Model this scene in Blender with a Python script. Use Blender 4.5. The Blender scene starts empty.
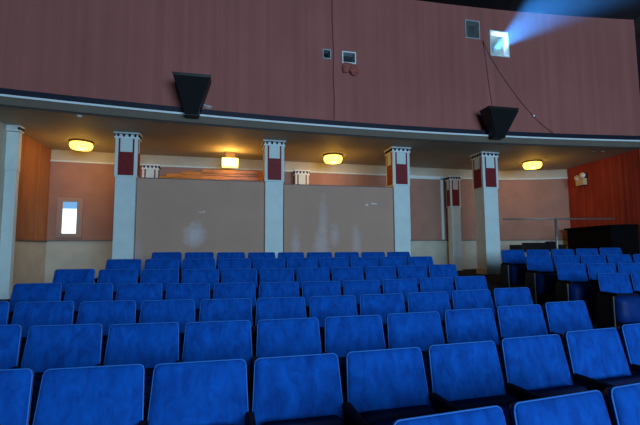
import bpy, bmesh, math, random
from math import sin, cos, pi, radians
from mathutils import Vector, Matrix
random.seed(7)
S = bpy.context.scene
COL = S.collection

# ------------------------------------------------------------------ camera
cam_d = bpy.data.cameras.new('camera'); cam = bpy.data.objects.new('camera', cam_d); COL.objects.link(cam)
cam_d.sensor_fit = 'HORIZONTAL'; cam_d.sensor_width = 36.0; cam_d.lens = 400.0 / 640 * 36.0
cam_d.clip_start = 0.05; cam_d.clip_end = 100
PITCH, YAW, ROLL = radians(5.03803), radians(12.81568), radians(-0.31403)
fw = Vector((sin(YAW) * cos(PITCH), cos(YAW) * cos(PITCH), sin(PITCH)))
r0 = Vector((cos(YAW), -sin(YAW), 0)); u0 = r0.cross(fw)
rt = cos(ROLL) * r0 + sin(ROLL) * u0; up = -sin(ROLL) * r0 + cos(ROLL) * u0
M = Matrix((rt, up, -fw)).transposed().to_4x4(); M.translation = Vector((0, 0, 1.45))
cam.matrix_world = M
S.camera = cam

# ------------------------------------------------------------------ world, lights, exposure
w = bpy.data.worlds.new('world'); S.world = w; w.use_nodes = True
w.node_tree.nodes['Background'].inputs[0].default_value = (0.10, 0.16, 0.3, 1)
w.node_tree.nodes['Background'].inputs[1].default_value = 0.05
S.view_settings.view_transform = 'Standard'; S.view_settings.look = 'None'
S.view_settings.exposure = 0.0; S.view_settings.gamma = 1.0; S.view_settings.use_curve_mapping = False

def light(name, kind, loc, energy, color, rot=None, **kw):
    d = bpy.data.lights.new(name, kind); d.energy = energy; d.color = color
    for k, v in kw.items(): setattr(d, k, v)
    o = bpy.data.objects.new(name, d); COL.objects.link(o); o.location = loc
    if rot: o.rotation_euler = rot
    return o
# the lit cinema screen on the stage end of the hall, behind the camera
light('screen_light', 'AREA', (4.4, -8.6, 3.6), 1750, (0.50, 0.76, 1.0), (radians(90), 0, 0), shape='RECTANGLE', size=9.0, size_y=4.2)
# projector beam through the port
beam_dir = Vector((-0.16, -1.0, -0.02)).normalized()

# ------------------------------------------------------------------ materials
def mat(name, color, rough=0.7, spec=0.3, metal=0.0, noise=None, bump=None, emit=None, sheen=0, pleat=None, stretch=(1, 1, 1)):
    m = bpy.data.materials.new(name); m.use_nodes = True; nt = m.node_tree; N = nt.nodes; L = nt.links
    b = N['Principled BSDF']; b.inputs['Base Color'].default_value = (*color, 1)
    b.inputs['Roughness'].default_value = rough; b.inputs['Specular IOR Level'].default_value = spec
    b.inputs['Metallic'].default_value = metal
    if sheen: b.inputs['Sheen Weight'].default_value = sheen; b.inputs['Sheen Roughness'].default_value = 0.4
    if emit: b.inputs['Emission Color'].default_value = (*emit[0], 1); b.inputs['Emission Strength'].default_value = emit[1]
    tc = N.new('ShaderNodeTexCoord'); mp = N.new('ShaderNodeMapping'); mp.inputs['Scale'].default_value = stretch
    L.new(tc.outputs['Object'], mp.inputs['Vector'])
    colout = None
    if noise:
        sc, lo, hi = noise
        n = N.new('ShaderNodeTexNoise'); n.inputs['Scale'].default_value = sc; n.inputs['Detail'].default_value = 5
        L.new(mp.outputs[0], n.inputs['Vector'])
        r = N.new('ShaderNodeMapRange'); r.inputs['From Min'].default_value = .3; r.inputs['From Max'].default_value = .7
        r.inputs['To Min'].default_value = lo; r.inputs['To Max'].default_value = hi
        L.new(n.outputs['Fac'], r.inputs['Value'])
        v = N.new('ShaderNodeVectorMath'); v.operation = 'SCALE'; v.inputs[0].default_value = color
        L.new(r.outputs[0], v.inputs['Scale']); colout = v.outputs[0]
        if pleat:
            # vertical seams of the fabric strips: colour of each strip differs a little
            n2 = N.new('ShaderNodeTexNoise'); n2.noise_dimensions = '1D'; n2.inputs['Scale'].default_value = pleat[0]; n2.inputs['Detail'].default_value = 6
            sx = N.new('ShaderNodeSeparateXYZ'); L.new(tc.outputs['Object'], sx.inputs[0])
            ad = N.new('ShaderNodeMath'); ad.operation = 'ADD'; L.new(sx.outputs[0], ad.inputs[0]); L.new(sx.outputs[1], ad.inputs[1])
            L.new(ad.outputs[0], n2.inputs['W'])
            r2 = N.new('ShaderNodeMapRange'); r2.inputs['From Min'].default_value = .3; r2.inputs['From Max'].default_value = .7
            r2.inputs['To Min'].default_value = pleat[1]; r2.inputs['To Max'].default_value = pleat[2]
            L.new(n2.outputs['Fac'], r2.inputs['Value'])
            v2 = N.new('ShaderNodeVectorMath'); v2.operation = 'SCALE'; L.new(colout, v2.inputs[0]); L.new(r2.outputs[0], v2.inputs['Scale'])
            colout = v2.outputs[0]
            bp = N.new('ShaderNodeBump'); bp.inputs['Strength'].default_value = 0.35; bp.inputs['Distance'].default_value = 0.05
            L.new(n2.outputs['Fac'], bp.inputs['Height']); L.new(bp.outputs[0], b.inputs['Normal'])
        L.new(colout, b.inputs['Base Color'])
    if bump and not pleat:
        n = N.new('ShaderNodeTexNoise'); n.inputs['Scale'].default_value = bump[0]; n.inputs['Detail'].default_value = 4
        L.new(mp.outputs[0], n.inputs['Vector'])
        bp = N.new('ShaderNodeBump'); bp.inputs['Strength'].default_value = bump[1]; bp.inputs['Distance'].default_value = 0.01
        L.new(n.outputs['Fac'], bp.inputs['Height']); L.new(bp.outputs[0], b.inputs['Normal'])
    return m
# velvet: every seat gets its own brush marks through the object's random value
def velvet():
    m = mat('blue_velvet', (0.008, 0.085, 0.46), 0.85, 0.10, sheen=0.10)
    nt = m.node_tree; N = nt.nodes; L = nt.links; b = N['Principled BSDF']
    tc = N.new('ShaderNodeTexCoord'); oi = N.new('ShaderNodeObjectInfo')
    mul = N.new('ShaderNodeVectorMath'); mul.operation = 'MULTIPLY_ADD'
    cb = N.new('ShaderNodeCombineXYZ')
    mm = N.new('ShaderNodeMath'); mm.operation = 'MULTIPLY'; mm.inputs[1].default_value = 37
    L.new(oi.outputs['Random'], mm.inputs[0]); L.new(mm.outputs[0], cb.inputs[0]); L.new(mm.outputs[0], cb.inputs[2])
    mul.inputs[1].default_value = (1.5, 1.0, 0.8)
    L.new(tc.outputs['Object'], mul.inputs[0]); L.new(cb.outputs[0], mul.inputs[2])
    n = N.new('ShaderNodeTexNoise'); n.inputs['Scale'].default_value = 10; n.inputs['Detail'].default_value = 6
    n.inputs['Distortion'].default_value = .5; n.inputs['Roughness'].default_value = .62
    L.new(mul.outputs[0], n.inputs['Vector'])
    cr = N.new('ShaderNodeValToRGB'); e = cr.color_ramp.elements
    e[0].position = .30; e[0].color = (0.001, 0.038, 0.23, 1)
    e[1].position = .74; e[1].color = (0.0015, 0.095, 0.48, 1)
    L.new(n.outputs['Fac'], cr.inputs[0]); L.new(cr.outputs[0], b.inputs['Base Color'])
    bp = N.new('ShaderNodeBump'); bp.inputs['Strength'].default_value = .18; bp.inputs['Distance'].default_value = .01
    L.new(n.outputs['Fac'], bp.inputs['Height']); L.new(bp.outputs[0], b.inputs['Normal'])
    return m
VELVET = velvet()
EDGE_LIGHT = mat('painted_edge_light', (0.02, 0.16, 0.55), 0.6, 0.3)  # paler blue paints the light caught along the seat back's edge
SHELL = mat('dark_shell', (0.004, 0.005, 0.012), 0.5, 0.3, noise=(20, .8, 1.2))
PAN = mat('blue_pan', (0.002, 0.028, 0.17), 0.5, 0.12, noise=(6, .8, 1.2))
BLACK = mat('black_plastic', (0.008, 0.008, 0.010), 0.45, 0.35, noise=(30, .8, 1.2))
FRAME = mat('dark_frame', (0.010, 0.010, 0.013), 0.5, 0.3, noise=(25, .8, 1.2))
STEEL = mat('steel_strip', (0.20, 0.24, 0.30), 0.35, 0.5, 0.8, noise=(20, .8, 1.1))
CREAM = mat('cream_paint', (0.66, 0.80, 0.82), 0.6, 0.3, noise=(3, .92, 1.06))
CREAM2 = mat('cream_wainscot', (0.54, 0.53, 0.45), 0.65, 0.25, noise=(3, .9, 1.06))
WHITE = mat('white_paint', (0.78, 0.88, 0.92), 0.5, 0.4, noise=(8, .92, 1.05))
NAVY = mat('navy_paint', (0.008, 0.012, 0.03), 0.6, 0.3, noise=(10, .8, 1.2))
RED = mat('oxblood_paint', (0.20, 0.012, 0.018), 0.6, 0.3, noise=(14, .85, 1.15))
MAUVE = mat('mauve_panel', (0.40, 0.28, 0.24), 0.8, 0.2, noise=(2.2, .9, 1.08), bump=(60, .15))
MAUVE2 = mat('mauve_wall', (0.38, 0.215, 0.17), 0.8, 0.2, noise=(2.5, .9, 1.08))
CURTAIN = mat('mauve_pleated_fabric', (0.37, 0.135, 0.120), 0.9, 0.1, noise=(1.2, .93, 1.07), pleat=(5.0, .93, 1.06), stretch=(1, 1, .5))
SIDEFAB = mat('rust_fabric', (0.34, 0.15, 0.07), 0.9, 0.1, noise=(2, .85, 1.15), pleat=(12, .9, 1.1), stretch=(1, 1, .5))
REDFAB = mat('red_fabric', (0.36, 0.060, 0.036), 0.9, 0.1, noise=(2, .8, 1.15), pleat=(9, .8, 1.15), stretch=(1, 1, .5))
SOFFIT = mat('soffit_paint', (0.46, 0.41, 0.33), 0.75, 0.25, noise=(1.5, .92, 1.06))
DARKCEIL = mat('dark_ceiling', (0.012, 0.014, 0.02), 0.8, 0.2, noise=(2, .8, 1.2))
DARKWALL = mat('dark_wall', (0.05, 0.035, 0.035), 0.85, 0.2, noise=(2, .8, 1.2))
FLOORM = mat('dark_carpet', (0.020, 0.016, 0.020), 0.95, 0.1, noise=(25, .6, 1.5), bump=(150, .4))
WOOD = mat('varnished_wood', (0.66, 0.23, 0.02), 0.28, 0.5, noise=(3, .6, 1.25), stretch=(1, 1, 9))
BRASS = mat('brass_ring', (0.30, 0.20, 0.07), 0.35, 0.5, 0.8, noise=(12, .8, 1.1))
LAMPG = mat('lit_lamp_glass', (0.9, 0.7, 0.3), 0.4, 0.3, emit=((1.0, 0.56, 0.06), 5))
LAMPW = mat('lit_lamp_panel', (0.9, 0.75, 0.4), 0.4, 0.3, emit=((1.0, 0.62, 0.14), 3.6))
DAY = mat('daylit_pane', (0.8, 0.9, 0.95), 0.2, 0.5, emit=((0.70, 0.92, 1.0), 1.3))
DAYBLUE = mat('blue_pane', (0.2, 0.4, 0.7), 0.2, 0.5, emit=((0.14, 0.42, 0.80), 0.7))
METAL = mat('grey_rail_metal', (0.30, 0.31, 0.30), 0.4, 0.5, 0.6, noise=(20, .85, 1.1))
BOOTH = mat('booth_paint', (0.45, 0.52, 0.55), 0.7, 0.3, noise=(4, .85, 1.1))
WIREM = mat('wire_black', (0.035, 0.016, 0.016), 0.7, 0.2)
PLASTIC = mat('ivory_plastic', (0.62, 0.50, 0.30), 0.4, 0.4, noise=(10, .9, 1.1))
LENS = mat('lens_glass', (0.75, 0.80, 0.85), 0.15, 0.8, noise=(10, .9, 1.1))
ARM = mat('armrest_black', (0.004, 0.004, 0.006), 0.65, 0.15, noise=(30, .8, 1.2))
CUSH = mat('navy_vinyl', (0.002, 0.006, 0.035), 0.7, 0.1, noise=(20, .8, 1.2))
BARR = mat('barrier_cloth', (0.004, 0.004, 0.005), 0.9, 0.08, noise=(8, .8, 1.2))
TORN = mat('torn_red_fabric', (0.36, 0.10, 0.08), 0.8, 0.2, noise=(20, .6, 1.4))
PAPER = mat('white_paper', (0.75, 0.75, 0.75), 0.7, 0.2, noise=(20, .85, 1.1))

# ------------------------------------------------------------------ helpers
def obj(name, bm, m, parent=None, smooth=False):
    me = bpy.data.meshes.new(name)
    bmesh.ops.recalc_face_normals(bm, faces=bm.faces[:])
    bm.to_mesh(me); bm.free()
    for x in (m if isinstance(m, (list, tuple)) else [m]): me.materials.append(x)
    if smooth:
        for p in me.polygons: p.use_smooth = True
    o = bpy.data.objects.new(name, me); COL.objects.link(o)
    if parent: o.parent = parent
    return o
def tag(o, label, cat, group=None, kind=None):
    o['label'] = label; o['category'] = cat
    if group: o['group'] = group
    if kind: o['kind'] = kind
    return o
def thing(name, label, cat, loc=(0, 0, 0), rz=0, group=None):
    o = bpy.data.objects.new(name, None); COL.objects.link(o); o.location = loc; o.rotation_euler = (0, 0, rz)
    o.empty_display_size = .1
    return tag(o, label, cat, group)
def struct(name, bm, m, parent=None, smooth=False):
    o = obj(name, bm, m, parent, smooth)
    if not parent: o['kind'] = 'structure'
    return o
def box(bm, x0, x1, y0, y1, z0, z1, mi=0, mtx=None, bevel=0):
    vs = [bm.verts.new((x, y, z)) for x in (x0, x1) for y in (y0, y1) for z in (z0, z1)]
    if mtx:
        for v in vs: v.co = mtx @ v.co
    fs = []
    for q in ((0, 1, 3, 2), (4, 6, 7, 5), (0, 4, 5, 1), (2, 3, 7, 6), (0, 2, 6, 4), (1, 5, 7, 3)):
        f = bm.faces.new([vs[i] for i in q]); f.material_index = mi; fs.append(f)
    if bevel:
        es = list({e for f in fs for e in f.edges})
        bmesh.ops.bevel(bm, geom=es, offset=bevel, segments=2, affect='EDGES', profile=.6)
    return vs
def B(*a, **k):
    bm = bmesh.new(); box(bm, *a, **k); return bm
def prism(bm, pts, z0, z1, mi=0):
    a = [bm.verts.new((x, y, z0)) for x, y in pts]; b = [bm.verts.new((x, y, z1)) for x, y in pts]
    n = len(pts)
    for f in [bm.faces.new(a), bm.faces.new(b)] + [bm.faces.new((a[i], a[(i + 1) % n], b[(i + 1) % n], b[i])) for i in range(n)]:
        f.material_index = mi
def tube(bm, pts, r, n=8, mi=0, closed=False):
    pts = [Vector(p) for p in pts]; rings = []
    N_ = len(pts)
    for i, p in enumerate(pts):
        if closed: t = pts[(i + 1) % N_] - pts[i - 1]
        else: t = pts[min(i + 1, N_ - 1)] - pts[max(i - 1, 0)]
        t.normalize(); a = t.cross(Vector((0, 0, 1)))
        if a.length < .1: a = t.cross(Vector((0, 1, 0)))
        a.normalize(); b = t.cross(a)
        rings.append([bm.verts.new(p + r * (cos(2 * pi * k / n) * a + sin(2 * pi * k / n) * b)) for k in range(n)])
    for i in range(N_ if closed else N_ - 1):
        A_, B_ = rings[i], rings[(i + 1) % N_]
        for k in range(n):
            f = bm.faces.new((A_[k], A_[(k + 1) % n], B_[(k + 1) % n], B_[k])); f.material_index = mi
    if not closed: bm.faces.new(rings[0]); bm.faces.new(rings[-1])
def lathe(bm, prof, n=32, cx=0, cy=0, mi=0):
    rings = []
    for r, z in prof:
        rings.append([bm.verts.new((cx + r * cos(2 * pi * k / n), cy + r * sin(2 * pi * k / n), z)) for k in range(n)] if r > 1e-5 else [bm.verts.new((cx, cy, z))])
    for A_, B_ in zip(rings, rings[1:]):
        for k in range(n):
            q = [A_[k % len(A_)], A_[(k + 1) % len(A_)], B_[(k + 1) % len(B_)], B_[k % len(B_)]]
            q = list(dict.fromkeys(q))
            if len(q) > 2: f = bm.faces.new(q); f.material_index = mi
def arc(X, off=0.0): return 8.38 - (X - 3.6) ** 2 / 98 + off
XL, XR, YB = -4.30, 10.30, 11.05          # side walls and rear wall
CZ, TOPZ = 3.90, 7.36                      # soffit and hall ceiling heights
def floor_z(Y, X=0.0):
    if Y < 1.2: return 0.0
    d = min(Y, 7.46) - 4; h = -0.52445 + 0.08148 * d + 0.014574 * d * d
    z = h - 0.82 + 1.45
    if Y <= 7.46: return z
    # cross aisle: climbs gently towards the right-hand side
    k = min((Y - 7.46) / 1.2, 1.0)
    return z + k * (-.06 + (X + 4.3) * .0225)

# ------------------------------------------------------------------ structure
bm = bmesh.new(); ys = [-10, -4, 0, 1.2] + [1.2 + .35 * i for i in range(1, 18)] + [7.46, 8.66, 11.4]
rows_v = [[bm.verts.new((x, y, floor_z(y, x))) for x in (-4.6, 3, 10.6)] + [bm.verts.new((x, y, -.35)) for x in (10.6, -4.6)] for y in ys]
for r1, r2 in zip(rows_v, rows_v[1:]):
    for k in range(5): bm.faces.new((r1[k], r1[(k + 1) % 5], r2[(k + 1) % 5], r2[k]))
bm.faces.new(rows_v[0]); bm.faces.new(rows_v[-1])
struct('floor', bm, FLOORM)
# left wall: painted forward part, fabric in the rear bay above a cream dado
bm = bmesh.new()
box(bm, XL - .2, XL, -10, 7.9, -.2, TOPZ, 2); box(bm, XL - .2, XL, 7.9, 8.9, -.2, CZ, 0); box(bm, XL - .2, XL, 7.9, 8.9, CZ, TOPZ, 2)
box(bm, XL - .2, XL, 8.9, YB, -.2, 1.64, 0); box(bm, XL - .2, XL, 8.9, YB, 1.64, CZ + .2, 1)
struct('wall_left', bm, [CREAM2, SIDEFAB, DARKWALL])
bm = bmesh.new()
prism(bm, [(10.08, 7.90), (10.48, 10.56), (10.70, 10.56), (10.60, 7.90)], -.2, CZ + .1, 0)
prism(bm, [(10.27, -10), (10.27, 7.90), (10.60, 7.90), (10.60, -10)], -.2, TOPZ, 1)
struct('wall_right', bm, [REDFAB, DARKWALL])
struct('wall_front', B(-4.6, 10.6, -10.2, -10, -.2, TOPZ), DARKWALL)
BACK = [(-4.5, 10.9), (-2.2, 11.05), (1.5, 11.10), (5.4, 11.18), (7.5, 11.22), (8.7, 11.13), (9.6, 10.90), (10.6, 10.47)]
def backrun(bm, o0, o1, z0, z1, mi=0):
    R_ = [[bm.verts.new((x, y + o, z)) for o, z in ((o0, z0), (o1, z0), (o1, z1), (o0, z1))] for x, y in BACK]
    for a, b in zip(R_, R_[1:]):
        for k in range(4):
            f = bm.faces.new((a[k], a[(k + 1) % 4], b[(k + 1) % 4], b[k])); f.material_index = mi
    for r in (R_[0], R_[-1]):
        f = bm.faces.new(r); f.material_index = mi
def backY(x):
    for (x0, y0), (x1, y1) in zip(BACK, BACK[1:]):
        if x0 <= x <= x1: return y0 + (y1 - y0) * (x - x0) / (x1 - x0)
# rear wall: cream dado, mauve field, cream frieze under the ceiling
bm = bmesh.new()
for z0, z1, mi in ((.2, 1.66, 1), (1.66, 3.62, 0), (3.62, CZ + .1, 1)): backrun(bm, -.0, .15, z0, z1, mi)
struct('wall_back', bm, [MAUVE2, CREAM2])
bm = bmesh.new(); backrun(bm, -.03, .0, 3.60, 3.64)
struct('trim_1', bm, CREAM)
bm = bmesh.new(); backrun(bm, -.02, 0, 1.64, 1.675)
struct('trim_2', bm, mat('dado_rail', (.20, .17, .15), .6, noise=(5, .9, 1.1)))
struct('trim_3', B(XL, XL + .02, 9.1, 10.9, 1.62, 1.66), mat('dark_dado_rail', (.12, .09, .08), .6, noise=(5, .9, 1.1)))
# cream surround of the mauve field right of the big pillar
bm = bmesh.new()
for x0, x1, z0, z1 in ((5.30, 5.34, 1.68, 3.58), (6.38, 6.46, 1.68, 3.58), (5.30, 6.46, 3.54, 3.60)): box(bm, x0, x1, 11.15, 11.20, z0, z1)
struct('trim_4', bm, CREAM)
# soffit under the projection level
bm = bmesh.new(); n = 40; xs = [-4.5 + 15.0 * i / n for i in range(n + 1)]
def strip(bm, xs, off0, off1, z0, z1, mi=0):
    """a curved bar following the balcony front"""
    R_ = []
    for x in xs:
        R_.append([bm.verts.new((x, arc(x, o), z)) for o, z in ((off0, z0), (off1, z0), (off1, z1), (off0, z1))])
    for a, b in zip(R_, R_[1:]):
        for k in range(4):
            f = bm.faces.new((a[k], a[(k + 1) % 4], b[(k + 1) % 4], b[k])); f.material_index = mi
    bm.faces.new(R_[0]); bm.faces.new(R_[-1])
R_ = [[bm.verts.new((x, y, z)) for y, z in ((arc(x, -.12), CZ), (11.3, CZ), (11.3, CZ + .12), (arc(x, -.12), CZ + .12))] for x in xs]
for a, b in zip(R_, R_[1:]):
    for k in range(4): bm.faces.new((a[k], a[(k + 1) % 4], b[(k + 1) % 4], b[k]))
bm.faces.new(R_[0]); bm.faces.new(R_[-1])
struct('ceiling', bm, SOFFIT)
bm = bmesh.new(); strip(bm, xs, -.16, -.12, CZ + .012, 4.045)
struct('trim_5', bm, mat('fascia_paint', (.15, .125, .10), .7, noise=(2, .9, 1.1)))
bm = bmesh.new(); strip(bm, xs, -.20, -.10, 4.045, 4.083)
struct('trim_6', bm, WHITE)
bm = bmesh.new(); strip(bm, xs, -.15, -.02, 4.085, 4.205)
struct('trim_7', bm, NAVY)
bm = bmesh.new(); strip(bm, xs, -.125, -.115, CZ - .012, CZ + .012)
struct('trim_8', bm, mat('dark_lip', (.05, .05, .05), .7))
# upper wall of pleated fabric with four ports cut in it
PORTS = [(6.20, 6.74, 6.13, 6.79), (5.555, 5.955, 6.53, 7.00), (2.43, 2.76, 5.60, 5.88), (1.975, 2.17, 5.65, 5.87)]
bm = bmesh.new()
ux = sorted(set([-4.5 + .3 * i for i in range(51)] + [p for q in PORTS for p in q[:2]] + [10.27]))
ux = [x for x in ux if x <= 10.27]
uz = sorted({4.2, TOPZ, *[p for q in PORTS for p in q[2:]]})
vv = {}
def gv(x, z):
    if (x, z) not in vv: vv[(x, z)] = bm.verts.new((x, arc(x, 0), z))
    return vv[(x, z)]
for x0, x1 in zip(ux, ux[1:]):
    for z0, z1 in zip(uz, uz[1:]):
        mx, mz = (x0 + x1) / 2, (z0 + z1) / 2
        if any(p[0] < mx < p[1] and p[2] < mz < p[3] for p in PORTS): continue
        bm.faces.new((gv(x0, z0), gv(x1, z0), gv(x1, z1), gv(x0, z1)))
for f in bm.faces: f.normal_update()
bmesh.ops.recalc_face_normals(bm, faces=bm.faces[:])
ret = bmesh.ops.solidify(bm, geom=bm.faces[:], thickness=-0.10)
struct('wall_upper', bm, CURTAIN)
# hall ceiling, black
struct('wall_ceiling', B(-4.6, 10.6, -10, 8.6, TOPZ, TOPZ + .2), DARKCEIL)
bpy.data.objects['wall_ceiling'].name = 'ceiling.001'
# projection booth room behind the ports
struct('wall_booth_back', B(.9, 7.6, 10.3, 10.4, 4.05, TOPZ), BOOTH); struct('wall_booth_left', B(.8, .9, 8.6, 10.4, 4.05, TOPZ), BOOTH)
struct('wall_booth_right', B(7.6, 7.7, 8.6, 10.4, 4.05, TOPZ), BOOTH); struct('wall_booth_middle', B(4.4, 4.5, 8.6, 10.3, 4.09, TOPZ), BOOTH)
struct('wall_booth_divider', B(6.05, 6.10, 8.6, 10.3, 4.09, TOPZ), BOOTH)
struct('ceiling', B(.8, 7.7, 8.6, 10.4, TOPZ, TOPZ + .1), BOOTH); struct('floor', B(.8, 7.7, 8.6, 10.4, 4.03, 4.08), BOOTH)


# ------------------------------------------------------------------ pillars
def squash(t, f):
    for o in t.children_recursive:
        for v in o.data.vertices: v.co.y *= f
def pillar(name, label, cx, yf, wd, ztop, zbase, k=1.0, small=False, dep=None):
    # yf front face
    """yf = front face of the shaft"""
    t = thing(name, label, 'pillar', (cx, yf + (dep or wd) / 2, zbase), 0, 'pillars of the rear arcade' if not small else 'pilasters of the rear wall')
    H_ = ztop - zbase; h = wd / 2; g = .020 * k
    sh = obj('shaft', B(-h, h, -h, h, 0, H_ - .955 * k, bevel=.006), CREAM, t)
    if not small: obj('plinth', B(-h - .02, h + .02, -h - .02, h + .02, 0, .14, bevel=.008), CREAM2, t)
    e = h + g
    obj('capital_block', B(-e, e, -e, e, H_ - .955 * k, H_ - .13 * k, bevel=.006), CREAM, t)
    # on each face: two thin red rods beside a cream inset, red panel below
    for a in range(4):
        Mz = Matrix.Rotation(a * pi / 2, 4, 'Z')
        pw = e * .70
        bm = bmesh.new(); box(bm, -pw, pw, -e - .008, -e + .01, H_ - .915 * k, H_ - .42 * k, mtx=Mz)
        obj('red_panel', bm, RED, t)
        for s in (-1, 1):
            bm = bmesh.new(); box(bm, s * pw - (.034 * k if s > 0 else 0), s * pw + (.034 * k if s < 0 else 0), -e - .008, -e + .01, H_ - .42 * k, H_ - .13 * k, mtx=Mz)
            obj('red_bar', bm, RED, t)
    c = e + .022 * k
    cp = bmesh.new(); box(cp, -c, c, -c, c, H_ - .13 * k, H_ - .095 * k); box(cp, -c - .012 * k, c + .012 * k, -c - .012 * k, c + .012 * k, H_ - .035 * k, H_)
    box(cp, -e, e, -e, e, H_ - .095 * k, H_ - .035 * k)
    cap = obj('capital', cp, WHITE, t)
    nb = 4; hw = .030 * k; zt = H_ - .04 * k; zb = H_ - .10 * k
    for a in range(4):
        # a row of small downward wedges hanging from one thin strip, on each face
        Mz = Matrix.Rotation(a * pi / 2, 4, 'Z')
        dm = bmesh.new(); pts = [(-e, zt + .006), (-e, zt)]
        for i in range(nb):
            xc = -e + (i + .5) * 2 * e / nb
            pts += [(xc - hw, zt), (xc - hw * .4, zb), (xc + hw * .4, zb), (xc + hw, zt)]
        pts += [(e, zt), (e, zt + .006)]
        fa = [dm.verts.new(Mz @ Vector((x, -c - .005, z))) for x, z in pts]; fb = [dm.verts.new(Mz @ Vector((x, -e, z))) for x, z in pts]
        dm.faces.new(fa); dm.faces.new(fb)
        for i in range(len(pts)): dm.faces.new((fa[i], fa[(i + 1) % len(pts)], fb[(i + 1) % len(pts)], fb[i]))
        obj('dentil_band', dm, NAVY, cap)
    if dep: squash(t, dep / wd)
    return t
FLZ = 0.62
pillar('pillar', 'pale blue-lit pillar with a red panel, left of the first mauve partition', -2.13, 8.97, .40, CZ, floor_z(8.93, -2), dep=.24)
pillar('pillar', 'pale pillar with a red panel standing between the two mauve partitions', 0.985, 8.98, .405, CZ, floor_z(8.98, 1))
pillar('pillar', 'pale pillar with a deep red panel, right of the second mauve partition', 4.09, 8.99, .40, CZ, floor_z(9, 4.1))
pillar('pillar', 'pale pillar at the aisle, behind the right-hand seat block, rail fixed to it', 6.57, 9.0, .41, CZ, floor_z(9, 6.6))
# half pillar against the left wall
t = thing('pillar', 'pale pillar cut off by the left edge of the picture, against the side wall', 'pillar', (-4.3, 8.9, floor_z(8.9, -4.2)), 0, 'pillars of the rear arcade')
H_ = CZ - floor_z(8.9, -4.2)
obj('shaft', B(0, .2, 0, .12, 0, H_ - .9, bevel=.006), CREAM, t)
obj('capital_block', B(0, .21, -.02, .12, H_ - .9, H_ - .13, bevel=.006), CREAM, t)
cap = obj('capital', B(0, .235, -.04, .14, H_ - .12, H_), WHITE, t)
obj('dentils', B(.20, .240, -.05, .13, H_ - .09, H_ - .04), NAVY, cap)
obj('plinth', B(0, .22, -.02, .13, 0, .14, bevel=.006), CREAM, t)
for cx, lb in ((-1.99, 'small pilaster top showing above the left partition, beside the wooden canopy'), (1.95, 'small pilaster top showing above the left end of the second partition'),
               (6.66, 'small pilaster with a red panel on the rear wall, left of the aisle pillar')):
    pillar('pilaster', lb, cx, 10.80, .34 if cx < 6 else .30, 3.60, FLZ, 1.0, small=True, dep=.22)

# ------------------------------------------------------------------ partitions
def partition(x0, x1, z1, label, blots):
    t = thing('partition', label, 'partition', ((x0 + x1) / 2, 9.1, 0.58), 0, 'mauve partitions between the pillars')
    m = mat('partition_mauve', (.26, .19, .18), .8, .2, bump=(60, .15))
    nt = m.node_tree; N = nt.nodes; L = nt.links; b = N['Principled BSDF']
    tc = N.new('ShaderNodeTexCoord'); n = N.new('ShaderNodeTexNoise'); n.inputs['Scale'].default_value = 1.6; n.inputs['Detail'].default_value = 6
    L.new(tc.outputs['Object'], n.inputs['Vector'])
    cr = N.new('ShaderNodeValToRGB'); e = cr.color_ramp.elements
    e[0].position = .3; e[0].color = (.49, .315, .245, 1); e[1].position = .72; e[1].color = (.54, .35, .27, 1)
    L.new(n.outputs['Fac'], cr.inputs[0]); cur = cr.outputs[0]
    # worn pale stains with their own shapes
    for (bx, bz, rx, rz, st) in blots:
        mp = N.new('ShaderNodeMapping'); mp.inputs['Location'].default_value = (-bx / rx, 0, -bz / rz); mp.inputs['Scale'].default_value = (1 / rx, 0, 1 / rz)
        L.new(tc.outputs['Object'], mp.inputs['Vector'])
        dn = N.new('ShaderNodeTexNoise'); dn.inputs['Scale'].default_value = 9; L.new(tc.outputs['Object'], dn.inputs['Vector'])
        ln = N.new('ShaderNodeVectorMath'); ln.operation = 'LENGTH'; L.new(mp.outputs[0], ln.inputs[0])
        ad = N.new('ShaderNodeMath'); ad.operation = 'ADD'; L.new(ln.outputs['Value'], ad.inputs[0]); L.new(dn.outputs['Fac'], ad.inputs[1])
        mr = N.new('ShaderNodeMapRange'); mr.inputs['From Min'].default_value = .8; mr.inputs['From Max'].default_value = 1.6
        mr.inputs['To Min'].default_value = st; mr.inputs['To Max'].default_value = 0
        L.new(ad.outputs[0], mr.inputs['Value'])
        mx = N.new('ShaderNodeMix'); mx.data_type = 'RGBA'; L.new(mr.outputs[0], mx.inputs['Factor']); L.new(cur, mx.inputs['A'])
        mx.inputs['B'].default_value = (.66, .60, .62, 1); cur = mx.outputs['Result']
    L.new(cur, b.inputs['Base Color'])
    hw = (x1 - x0) / 2
    obj('panel', B(-hw, hw, -.04, .06, 0, z1 - .58), m, t)
    obj('edge_strip', B(-hw, hw, -.045, .065, z1 - .58, z1 - .56), mat('edge_strip', (.2, .14, .13), .6, noise=(5, .9, 1.1)), t)
    return t
cxa = (-1.915 + .80) / 2; cxb = (1.22 + 3.915) / 2
partition(-1.915, .80, 2.945, 'mauve partition wall left of the middle pillar, one round pale stain', [(-.74 - cxa, 1.16, .25, .30, .75), (-1.85 - cxa, .75, .12, .4, .2)])
partition(1.22, 3.895, 2.90, 'mauve partition wall right of the middle pillar, several pale upright smears', [(1.50 - cxb, .72, .13, .62, .42), (2.10 - cxb, .85, .20, .55, .50), (2.15 - cxb, 1.5, .13, .6, .38), (2.42 - cxb, 1.15, .13, .3, .4), (2.95 - cxb, 1.0, .13, .4, .40)])
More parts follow.
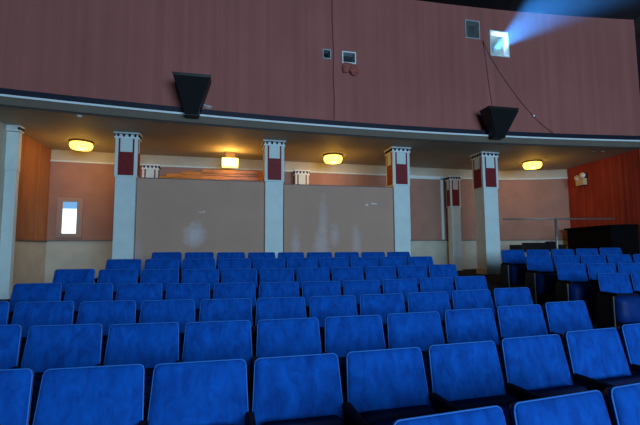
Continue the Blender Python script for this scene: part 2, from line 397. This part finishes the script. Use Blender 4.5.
for pts, lb in (([(-.50, 2.13), (-.46, 2.15), (-.40, 2.14), (-.36, 2.17), (-.34, 2.16), (-.40, 2.12), (-.46, 2.13)], 'white torn paper scrap on the left partition, upper right of its stain'),
                ([(3.02, 2.30), (3.06, 2.29), (3.10, 2.31), (3.10, 2.34), (3.03, 2.335)], 'white scrap stuck high on the second partition, left of the other scrap'),
                ([(3.17, 2.33), (3.25, 2.34), (3.32, 2.325), (3.31, 2.355), (3.22, 2.37), (3.17, 2.35)], 'white scrap stuck high on the second partition, nearest the right pillar')):
    bm = bmesh.new(); sx, sz = (-.17, .10) if pts[0][0] < 0 else (.15, .15)
    a = [bm.verts.new((x + sx, 9.048, z + sz)) for x, z in pts]; b = [bm.verts.new((x + sx, 9.060, z + sz)) for x, z in pts]
    nn = len(pts); bm.faces.new(a); bm.faces.new(b)
    for i in range(nn): bm.faces.new((a[i], a[(i + 1) % nn], b[(i + 1) % nn], b[i]))
    tag(obj('paper_scrap', bm, PAPER), lb, 'paper', 'scraps on the partitions')

# ------------------------------------------------------------------ wooden canopy seen above the partition
t = thing('wooden_kiosk', 'varnished orange wooden kiosk with stepped top, seen above the left partition', 'kiosk', (-.2, 10.78, FLZ))
obj('body', B(-1.15, 1.35, -.15, .26, 0, 2.22, bevel=.01), WOOD, t)
Z_ = -FLZ
for i, (x0, x1, z0, z1, yo) in enumerate(((-1.56, 1.62, 3.12, 3.28, -.12), (-1.38, 1.58, 3.28, 3.36, -.14), (-1.02, 1.52, 3.36, 3.42, -.16), (-.50, 1.34, 3.42, 3.49, -.18))):
    obj('tier', B(x0, x1, yo, .26, z0 + Z_ - .03, z1 + Z_, bevel=.01), WOOD, t)
bm = bmesh.new()
for i in range(24):
    x = -.45 + .07 * i; z = 3.13 + random.uniform(-.01, .02) + Z_
    tube(bm, [(x, -.15, z), (x + .05, -.155, z + .05 + random.uniform(0, .03))], .008, 5)
obj('reed_fringe', bm, WOOD, t)
bm = bmesh.new(); lathe(bm, [(0, 0), (.05, 0), (.06, .03), (.05, .09), (.025, .11), (0, .115)], 16)
o = obj('ornament', bm, TORN); o.location = (1.34, 9.83, 3.0)
o.parent = t; o.location = (1.74, -.10, 2.36)

# ------------------------------------------------------------------ ceiling lamps
def drum_lamp(x, y, r, h, label, power):
    t = thing('ceiling_lamp', label, 'lamp', (x, y, CZ), 0, 'lamps under the projection level')
    bm = bmesh.new(); lathe(bm, [(0, 0), (r * 1.06, 0), (r * 1.06, -.03), (r * .98, -.045), (0, -.045)], 36); obj('brass_ring', bm, BRASS, t, True)
    bm = bmesh.new(); lathe(bm, [(0, -.045), (r * .95, -.045), (r, -.08), (r * .98, -h * .7), (r * .86, -h * .94), (r * .6, -h), (0, -h * 1.02)], 36)
    obj('glass_shade', bm, LAMPG, t, True)
    l = light('lamp_glow', 'POINT', (x, y, CZ - h - .05), power, (1.0, .48, .06), shadow_soft_size=.10); l.name = 'lamp_glow'
    return t
drum_lamp(-3.32, 9.95, .235, .185, 'round glowing yellow drum lamp on the soffit, leftmost, in the corner bay', 20)
drum_lamp(2.66, 10.10, .245, .21, 'round glowing yellow drum lamp on the soffit above the second partition', 24)
drum_lamp(8.52, 9.75, .245, .20, 'round glowing yellow drum lamp on the soffit near the red wall', 20)
t = thing('ceiling_lamp', 'square glowing lantern on the soffit above the wooden kiosk', 'lamp', (0.0, 10.33, CZ), 0, 'lamps under the projection level')
obj('mount', B(-.12, .12, -.08, .08, -.17, 0, bevel=.005), BRASS, t)
obj('glass_shade', B(-.20, .20, -.11, .11, -.38, -.17, bevel=.01), LAMPW, t)
light('lamp_glow', 'POINT', (0.0, 10.12, CZ - .30), 20, (1.0, .50, .10), shadow_soft_size=.06)

# ------------------------------------------------------------------ door window in the rear wall, left bay
t = thing('window_1', 'narrow bright window in a mauve frame on the rear wall, left bay', 'window', (-3.83, 10.94, 1.74), .06)
t['kind'] = 'structure'
bm = bmesh.new()
for x0, x1, z0, z1 in ((-.28, .28, 0, .09), (-.28, .28, .87, .97), (-.28, -.155, .09, .87), (.155, .28, .09, .87)): box(bm, x0, x1, -.035, 0, z0, z1, bevel=.004)
obj('window_frame', bm, MAUVE, t)
obj('pane', B(-.155, .155, -.018, 0, .09, .70), DAY, t); obj('upper_pane', B(-.155, .155, -.018, 0, .70, .87), DAYBLUE, t)

# ------------------------------------------------------------------ ports
def port(i, label, fw_=.03, m=WHITE, depth=.16, bottom=True):
    x0, x1, z0, z1 = PORTS[i]; xc = (x0 + x1) / 2; y = arc(xc)
    t = thing('projection_port', label, 'port', (xc, y, z0), 0, 'ports of the projection booth')
    hw = (x1 - x0) / 2; h = z1 - z0
    for nm, (a, b, c, d) in (('top_reveal', (-hw, hw, h - fw_, h)), ('bottom_reveal', (-hw, hw, 0, fw_)), ('side_reveal', (-hw, -hw + fw_, fw_, h - fw_)), ('side_reveal', (hw - fw_, hw, fw_, h - fw_))):
        obj(nm, B(a, b, -.025, depth, c, d, bevel=.003), m, t)
    return t
port(0, 'large bright port with the projector beam leaving it', .024)
port(1, 'unlit pale-edged port left of the bright one', .022, BOOTH)
port(2, 'small square white-framed port above the torn red patch', .028)
port(3, 'smallest dark port, left of the white-framed one', .02, BOOTH)
def projector(loc, label, dark=False):
    t = thing('film_projector', label, 'projector', loc)
    obj('body', B(-.16, .16, .12, .75, -.18, .2, bevel=.02), BOOTH if not dark else BLACK, t)
    bm = bmesh.new(); lathe(bm, [(0, 0), (.07, 0), (.08, .05), (.06, .14), (0, .14)], 20)
    for v in bm.verts: v.co = Vector((v.co.x, .14 - v.co.z, v.co.y))
    obj('lens', bm, BLACK, t, True)
    bm = bmesh.new(); lathe(bm, [(0, 0), (.17, 0), (.17, .03), (0, .03)], 24)
    for v in bm.verts: v.co = Vector((v.co.x + .02, .45 + v.co.z, v.co.y + .36))
    obj('film_reel', bm, BLACK if dark else METAL, t)
    obj('stand', B(-.08, .08, .3, .55, -(loc[2] - 4.08), -.18), BLACK, t)
projector((6.36, 8.75, 6.34), 'projector standing behind the bright port')
projector((5.66, 9.2, 6.42), 'dark projector standing behind the unlit port', True)
projector((2.50, 8.75, 5.62), 'dark projector standing behind the white-framed port', True)
light('booth_lamp', 'POINT', (6.9, 9.5, 6.9), 14, (.55, .85, 1.0), shadow_soft_size=.1)
light('booth_lamp', 'POINT', (5.3, 9.9, 7.1), 4.0, (.6, .85, 1.0), shadow_soft_size=.1)
light('booth_lamp', 'POINT', (3.6, 9.6, 6.9), 1.5, (.4, .7, 1.0), shadow_soft_size=.1)
light('port_fill_light', 'POINT', (6.58, 8.50, 6.62), 6, (.6, .88, 1.0), shadow_soft_size=.04)  # added fill light, not a real lamp: brightens the port's inside and jamb

# ------------------------------------------------------------------ wall speakers
def speaker(xc, label, wt, wb, z0, z1, y):
    t = thing('wall_speaker', label, 'speaker', (xc, y, z0), 0, 'black surround speakers on the upper wall')
    h = z1 - z0
    def wedge(w0, w1, d0, d1, yb, zz0=0, zz1=None, sh=0):
        zz1 = h if zz1 is None else zz1
        bm = bmesh.new(); vs = []
        for w_, d_, z in ((w0, d0, zz0), (w1, d1, zz1)):
            vs.append([bm.verts.new(p) for p in ((-w_ / 2 + sh, yb, z), (w_ / 2 + sh, yb, z), (w_ / 2 + sh, yb - d_, z), (-w_ / 2 + sh, yb - d_, z))])
        bm.faces.new(vs[0]); bm.faces.new(vs[1])
        for k in range(4): bm.faces.new((vs[0][k], vs[0][(k + 1) % 4], vs[1][(k + 1) % 4], vs[1][k]))
        bmesh.ops.bevel(bm, geom=bm.edges[:], offset=.006, segments=1, affect='EDGES')
        return bm
    obj('cabinet', wedge(wb, wt, .16, .36, 0), BLACK, t)
    obj('grille', wedge(wb * .9, wt * .95, .02, .02, 0, .03, h - .03), mat('speaker_cloth', (.012, .014, .016), .9, .1, bump=(200, .3)), t).location = (0, 0, 0)
    g = t.children[-1]
    # tilt the grille against the sloping front
    ang = math.atan2(.36 - .16, h); g.rotation_euler = (ang, 0, 0); g.location = (0, -.165, 0)
    obj('bracket', B(-.05, .05, -.01, .20, h * .4, h * .6), METAL, t)
    return t
speaker(-.73, 'black tapering wall speaker on the left, above the first partition', .70, .24, 3.985, 4.74, arc(-.8) - .20)
speaker(6.10, 'black tapering wall speaker on the right, below the bright port', .80, .28, 3.975, 4.64, arc(6.3) - .20)

# ------------------------------------------------------------------ small things on the upper wall
def wire(name, pts, label, r=.0045):
    bm = bmesh.new(); tube(bm, [(x, arc(x, -.02), z) for x, z in pts], r, 6)
    return tag(obj(name, bm, WIREM), label, 'wire', 'wires on the upper wall')
wire('speaker_wire', [(6.02, 6.50), (6.06, 6.2), (6.10, 5.8), (6.13, 5.4), (6.17, 5.05), (6.2, 4.80)], 'thin black wire running straight down to the right-hand speaker')
wire('speaker_wire', [(6.02, 6.50), (6.20, 6.1), (6.45, 5.7), (6.72, 5.33), (7.0, 4.97), (7.28, 4.66), (7.55, 4.42), (7.86, 4.21)], 'thin black wire slanting down to the right across the upper wall')
bm = bmesh.new(); lathe(bm, [(0, 0), (.025, 0), (.03, .02), (.02, .04), (0, .045)], 12)
for v in bm.verts: v.co = Vector((v.co.x, -v.co.z, v.co.y))
o = tag(obj('cable_clip', bm, WHITE), 'small white clip on the slanting wire', 'clip'); o.location = (7.285, arc(7.285) - .02, 4.66)
# dark split between two fabric strips
bm = bmesh.new(); tube(bm, [(x, arc(x, -.003), z) for x, z in ((2.21, 7.34), (2.205, 6.6), (2.23, 5.9), (2.22, 5.2), (2.24, 4.8), (2.23, 4.22))], .008, 6)
struct('trim_9', bm, mat('dark_seam', (.03, .012, .014), .9))
# torn patch under the framed port
bm = bmesh.new()
def blob(bm, c, rx, ry, rz, seed):
    rnd = random.Random(seed)
    r = bmesh.ops.create_icosphere(bm, subdivisions=2, radius=1)
    for v in r['verts']:
        k = 1 + rnd.uniform(-.28, .28); v.co = Vector((c[0] + v.co.x * rx * k, c[1] + v.co.y * ry * k, c[2] + v.co.z * rz * k))
yb = arc(2.6) - .02
blob(bm, (2.56, yb - .02, 5.49), .15, .035, .12, 1); blob(bm, (2.68, yb - .05, 5.44), .11, .04, .10, 2); blob(bm, (2.78, yb, 5.44), .06, .03, .05, 3)
tag(obj('torn_fabric', bm, TORN), 'crumpled torn red fabric hanging under the white-framed port', 'fabric')
bm = bmesh.new(); tube(bm, [(-.60, arc(-.6) - .03, 4.33), (-.55, arc(-.55) - .04, 4.345), (-.50, arc(-.5) - .03, 4.33), (-.46, arc(-.46) - .045, 4.315), (-.41, arc(-.41) - .03, 4.32), (-.37, arc(-.37) - .03, 4.30)], .012, 6)
tube(bm, [(-.56, arc(-.56) - .03, 4.30), (-.47, arc(-.47) - .03, 4.29), (-.40, arc(-.4) - .03, 4.275)], .008, 6)
tag(obj('white_cable_end', bm, PAPER), 'small white cable end beside the left-hand speaker', 'cable')
bm = bmesh.new(); lathe(bm, [(0, 0), (.05, 0), (.05, -.02), (.035, -.04), (0, -.045)], 20)
o = tag(obj('smoke_detector', bm, PAPER, smooth=True), 'small white round detector under the soffit edge, far left', 'detector'); o.location = (-2.71, 7.95, CZ)
for x, y, lb in ((9.16, 8.33, 'tiny ceiling spotlight near the red wall, left of the pair'), (9.36, 8.26, 'tiny ceiling spotlight near the red wall, right of the pair')):
    bm = bmesh.new(); lathe(bm, [(0, 0), (.035, 0), (.04, -.03), (.025, -.035), (0, -.02)], 14)
    o = tag(obj('spotlight', bm, METAL, smooth=True), lb, 'spotlight', 'tiny spotlights near the red wall'); o.location = (x, y, CZ)

# ------------------------------------------------------------------ emergency light on the red wall
t = thing('emergency_light', 'ivory emergency light with two round heads on the red wall', 'light', (10.35, 9.85, 3.27), -.14)
obj('battery_box', B(-.11, 0, -.17, .17, 0, .20, bevel=.01), PLASTIC, t)
for y, z in ((-.12, .28), (.10, .24)):
    bm = bmesh.new(); lathe(bm, [(0, 0), (.045, 0), (.075, -.05), (.08, -.09), (0, -.085)], 20)
    for v in bm.verts: v.co = Vector((v.co.z, v.co.x, v.co.y))
    h = obj('lamp_head', bm, LENS, t, True); h.location = (-.05, y, z); h.rotation_euler = (0, 0, .35)
    obj('bracket', B(-.07, -.03, y - .012, y + .012, .18, z), BLACK, t)

# ------------------------------------------------------------------ rail, black barrier, equipment table
t = thing('handrail', 'thin grey metal rail with one post behind the right seat block', 'rail', (8.12, 8.60, floor_z(8.6, 8.1)))
def L3(p): return (p[0] - 8.12, p[1] - 8.60, p[2] - floor_z(8.6, 8.1))
bm = bmesh.new(); tube(bm, [L3((6.80, 8.9, 2.15)), L3((8.12, 8.60, 2.15)), L3((9.60, 8.27, 2.15))], .020, 10); obj('top_rail', bm, METAL, t, True)
bm = bmesh.new(); tube(bm, [(0, 0, 0), (0, 0, 2.15 - floor_z(8.6, 8.1))], .032, 10); obj('post', bm, METAL, t, True)
bm = bmesh.new(); lathe(bm, [(0, 0), (.07, 0), (.07, .015), (.035, .02), (0, .02)], 16); obj('base_flange', bm, METAL, t)
bm = bmesh.new()
bm2 = bmesh.new(); prism(bm2, [(9.62, 8.42), (10.12, 10.3), (10.42, 10.3), (10.09, 8.1), (10.0, 8.02)], .70, 1.94)
t = thing('black_barrier', 'black chest-high barrier in front of the red wall', 'barrier', (9.95, 9.0, .70))
o = obj('body', bm2, BARR, t); o.matrix_parent_inverse = Matrix.Translation((-9.95, -9.0, -.70))
bm2 = bmesh.new(); prism(bm2, [(9.56, 8.40), (10.07, 10.35), (10.43, 10.35), (10.09, 8.1), (9.98, 7.98)], 1.94, 2.0)
o = obj('top_ledge', bm2, BARR, t); o.matrix_parent_inverse = Matrix.Translation((-9.95, -9.0, -.70))
bm.free()
t = thing('equipment_table', 'low black table behind the right seat block, right of the aisle pillar', 'table', (8.2, 9.35, .76))
obj('table_top', B(-.68, .68, -.26, .26, .54, .74, bevel=.008), BLACK, t)
for sx in (-.62, .62):
    for sy in (-.2, .2): obj('leg', B(sx - .02, sx + .02, sy - .02, sy + .02, 0, .54), FRAME, t)
ZT = .76 + .74
o = tag(obj('control_unit', B(-.28, .28, -.14, .14, 0, .055, bevel=.01), BLACK), 'flat black control unit on the table behind the seats', 'device'); o.location = (8.1, 9.35, ZT)
bm = bmesh.new(); box(bm, -.12, .12, -.10, .10, 0, .09, bevel=.01); 
o = tag(obj('equipment_box', bm, BLACK), 'small black box at the right end of the equipment table', 'box'); o.location = (8.62, 9.32, ZT)
bm = bmesh.new(); tube(bm, [(8.05, 9.2, ZT + .06), (8.15, 9.2, ZT + .15), (8.32, 9.2, ZT + .19), (8.45, 9.2, ZT + .16), (8.52, 9.2, ZT + .10)], .008, 6)
tag(obj('cable', bm, METAL), 'grey cable arching over the gear on the table', 'cable')

# ------------------------------------------------------------------ theatre seats
W = 0.55; RECL = radians(12.5)
def outline(w0, w1, h, r, n=6):
    """rounded trapezoid outline in (x,z), z from 0 to h"""
    pts = []
    cs = [(-w0 / 2 + r, r, pi, 1.5 * pi), (w0 / 2 - r, r, 1.5 * pi, 2 * pi), (w1 / 2 - r, h - r, 0, .5 * pi), (-w1 / 2 + r, h - r, .5 * pi, pi)]
    for cx, cz, a0, a1 in cs:
        for i in range(n + 1):
            a = a0 + (a1 - a0) * i / n; pts.append((cx + r * cos(a), cz + r * sin(a)))
    return pts
def slab(pts, h, yf, yb, bulge, wrap=0.0):
    """cushion: front at yf (towards -y), pillowed"""
    bm = bmesh.new(); rings = []
    def ring(s, y):
        return [bm.verts.new((x * s, y + wrap * -(x * s) ** 2, h / 2 + (z - h / 2) * s)) for x, z in pts]
    seq = [(1.0, yb), (1.0, yf + .012), (.985, yf + .002), (.955, yf - bulge * .25), (.88, yf - bulge * .6), (.7, yf - bulge * .9), (.4, yf - bulge)]
    for s, y in seq: rings.append(ring(s, y))
    n = len(pts)
    for A_, B_ in zip(rings, rings[1:]):
        for k in range(n): bm.faces.new((A_[k], A_[(k + 1) % n], B_[(k + 1) % n], B_[k]))
    bm.faces.new(rings[0]); bm.faces.new(rings[-1])
    return bm
def tilt(bm, ang, piv):
    bmesh.ops.rotate(bm, verts=bm.verts[:], cent=Vector((0, 0, 0)), matrix=Matrix.Rotation(ang, 3, 'X'))
    bmesh.ops.translate(bm, verts=bm.verts[:], vec=Vector(piv))
BH, ZB = .488, .338         # back height along its slope, z of its lower edge
def make_seat(right_end=False, left_end=False):
    t = bpy.data.objects.new('theatre_seat', None); COL.objects.link(t); t.empty_display_size = .1
    pts = outline(.540, .494, BH, .030)
    bm = slab(pts, BH, -.022, .006, .022); tilt(bm, -RECL, (0, 0.03, ZB)); back = obj('backrest', bm, VELVET, t, True)
    bm = bmesh.new(); tube(bm, [(x * .992, -.013, BH / 2 + (z - BH / 2) * .992) for x, z in pts], .0045, 6, closed=True); tilt(bm, -RECL, (0, 0.03, ZB))
    obj('edge_light_tube', bm, EDGE_LIGHT, back, True)  # thin tube that draws the lit fabric edge in colour
    bm = slab(outline(.500, .462, BH - .02, .034), BH, .03, .004, .012); tilt(bm, -RECL, (0, 0.03, ZB + .01)); obj('back_shell', bm, SHELL, t, True)
    # flip-up seat, folded: cushion side to the back, curved pan outward
    sp = outline(.46, .45, .42, .05)
    bm = slab(sp, .42, -.03, .03, .01); tilt(bm, radians(-4), (0, -.105, .115)); seat = obj('seat_cushion', bm, CUSH, t, True)
    bm = slab(outline(.44, .43, .39, .09, 8), .39, -.05, -.03, .085); tilt(bm, radians(-4), (0, -.115, .11)); obj('seat_pan', bm, PAN, t, True)
    for s in ([-1, 1] if right_end else [-1]):
        x = s * W / 2
        bm = bmesh.new(); prof = [(.13, -.05), (-.19, -.05), (-.17, .30), (-.20, .52), (.10, .52), (.13, .30)]
        a = [bm.verts.new((x - .014, y, z)) for y, z in prof]; b = [bm.verts.new((x + .014, y, z)) for y, z in prof]
        bm.faces.new(a); bm.faces.new(b)
        for k in range(len(prof)): bm.faces.new((a[k], a[(k + 1) % 6], b[(k + 1) % 6], b[k]))
        fr = obj('side_frame', bm, FRAME, t)
        if left_end and s < 0:
            obj('steel_edge', B(x - .02, x - .008, -.205, -.185, 0.0, .55), STEEL, fr)
        bm = bmesh.new(); box(bm, x - .024, x + .024, -.28, .05, .515, .560, bevel=.018); obj('armrest', bm, ARM, t, True)
    return t
protos = {'mid': make_seat(), 'right': make_seat(right_end=True), 'left': make_seat(left_end=True)}
used = set()
def place(kind, loc, rz, label, group):
    p = protos[kind]
    if kind not in used: t = p; used.add(kind)
    else:
        t = p.copy(); COL.objects.link(t)
        for ch in list(p.children):
            c = ch.copy(); COL.objects.link(c); c.parent = t
            for g in ch.children:
                d = g.copy(); COL.objects.link(d); d.parent = c
    t.location = loc; t.rotation_euler = (0, 0, rz)
    tag(t, label, 'seat', group)
    return t
ORD = ['', 'first', 'second', 'third', 'fourth', 'fifth', 'sixth', 'seventh', 'eighth', 'ninth', 'tenth', 'eleventh', 'twelfth', 'thirteenth']
# start corner, heading, curvature per row; idx range; name of the row
ROWS = [
    (0.6, 1.45, 0.068, 0.03, 0, 0, 0, -0.010, 0, 3, 'partly cropped front row at the bottom edge', 'main', False),
    (-0.9464, 2.4177, -0.0465, 0.036, -0.0053, -0.0123, 0.0052, 0.013, -1, 8, 'nearest long row of the main block', 'main', False),
    (-1.4141, 3.3736, -0.0726, 0.03, 0.0147, -0.019, 0.0052, 0.061, -1, 9, 'second long row of the main block', 'main', True),
    (-1.9121, 4.293, -0.0698, 0.0193, 0.0128, -0.0183, 0.0037, 0.132, -1, 10, 'third long row of the main block', 'main', True),
    (-2.3667, 5.2396, -0.0577, 0.016, 0.0189, -0.0281, 0.0041, 0.226, 0, 11, 'fourth long row of the main block', 'main', True),
    (-2.287, 6.1122, -0.0333, 0.0094, 0.0221, -0.0225, 0.0036, 0.338, 0, 11, 'fifth long row of the main block', 'main', True),
    (-1.7998, 6.6668, -0.0596, 0.0272, 0.0247, -0.0041, 0.0004, 0.450, 0, 10, 'sixth long row of the main block', 'main', True),
    (-1.3065, 7.4958, -0.0211, 0.0153, 0.0072, -0.0111, 0.0011, 0.562, 0, 9, 'rearmost row of the main block', 'main', True),
    (5.5055, 5.0888, -0.1442, 0.023, -0.0057, -0.0037, -0.0009, 0.225, 0, 3, 'nearest row', 'side', True),
    (5.5024, 5.8671, -0.1768, 0.023, 0.0015, 0.0008, 0.0038, 0.330, 0, 4, 'second row', 'side', True),
    (5.5922, 6.6889, -0.1737, 0.0229, -0.0001, 0.005, 0.0025, 0.451, 0, 5, 'third row', 'side', True),
    (5.6425, 7.4619, -0.1751, 0.0229, -0.0217, 0.0017, 0.0061, 0.585, 0, 5, 'rearmost row', 'side', True),
]
TOP_OFF = .03 + BH * sin(RECL)      # how far behind the seat origin the top edge lies
for (x0, y0, th, ka, dz0, dz1, dz2, zf, i0, i1, rn, blk, hasend) in ROWS:
    pos = {}
    x, y = x0, y0
    for i in range(0, i1):
        a = th + ka * (i + .5) * W; pos[i] = (x, y, a); x += W * cos(a); y += W * sin(a)
    if i0 < 0:
        a = th + ka * (-.5) * W; pos[-1] = (x0 - W * cos(a), y0 - W * sin(a), a)
    keys = sorted(pos)
    for k, i in enumerate(keys):
        px, py, a = pos[i]
        if i < 2 and rn.startswith(('nearest long', 'second long')): px += {-1: .020, 0: .014, 1: .008}[i] * (1.0 if rn.startswith('nearest') else .5)
        d = Vector((cos(a), sin(a), 0)); nrm = Vector((-sin(a), cos(a), 0))
        c = Vector((px, py, 0)) + d * .247 - nrm * TOP_OFF * .9
        kind = 'right' if (i == keys[-1] and hasend) else ('left' if (k == 0 and blk == 'side') else 'mid')
        if blk == 'main':
            lab = f'blue velvet seat, {ORD[k + 1]} from left, {rn}'
        else:
            lab = f'blue velvet seat, {ORD[k + 1]} from left, {rn} of the right block'
        place(kind, (c.x, c.y, zf + dz0 + dz1 * i * W + dz2 * (i * W) ** 2), a, lab, ('main block, ' if blk == 'main' else 'right-hand block, ') + rn)

# ------------------------------------------------------------------ haze lit by the projector

P0 = Vector((6.45, 8.60, 6.40)); P1 = Vector((1.7, -8.9, 3.0)); ax = (P1 - P0).normalized()
sp = light('projector_beam', 'SPOT', P0, 10500, (0.05, 0.32, 1.0), spot_size=radians(21), spot_blend=.8, shadow_soft_size=.02)
sp.rotation_euler = ax.to_track_quat('-Z', 'Y').to_euler()
bm = bmesh.new()
q = ax.to_track_quat('Z', 'Y').to_matrix(); rr = []
for dist, rad in ((.35, .10), (11.0, 2.7)):
    c = P0 + ax * dist
    rr.append([bm.verts.new(c + q @ Vector((rad * cos(2 * pi * k / 32), rad * sin(2 * pi * k / 32), 0))) for k in range(32)])
for k in range(32): bm.faces.new((rr[0][k], rr[0][(k + 1) % 32], rr[1][(k + 1) % 32], rr[1][k]))
bm.faces.new(rr[0]); bm.faces.new(rr[1])
m = bpy.data.materials.new('dusty_air'); m.use_nodes = True; nt = m.node_tree; nt.nodes.clear()
out = nt.nodes.new('ShaderNodeOutputMaterial'); vs = nt.nodes.new('ShaderNodeVolumeScatter')
vs.inputs['Density'].default_value = 0.02; vs.inputs['Anisotropy'].default_value = 0.35; vs.inputs['Color'].default_value = (.9, .95, 1, 1)
nt.links.new(vs.outputs[0], out.inputs['Volume'])
o = obj('haze', bm, m); tag(o, 'blue dusty haze of the projector beam under the dark ceiling', 'haze', kind='stuff')
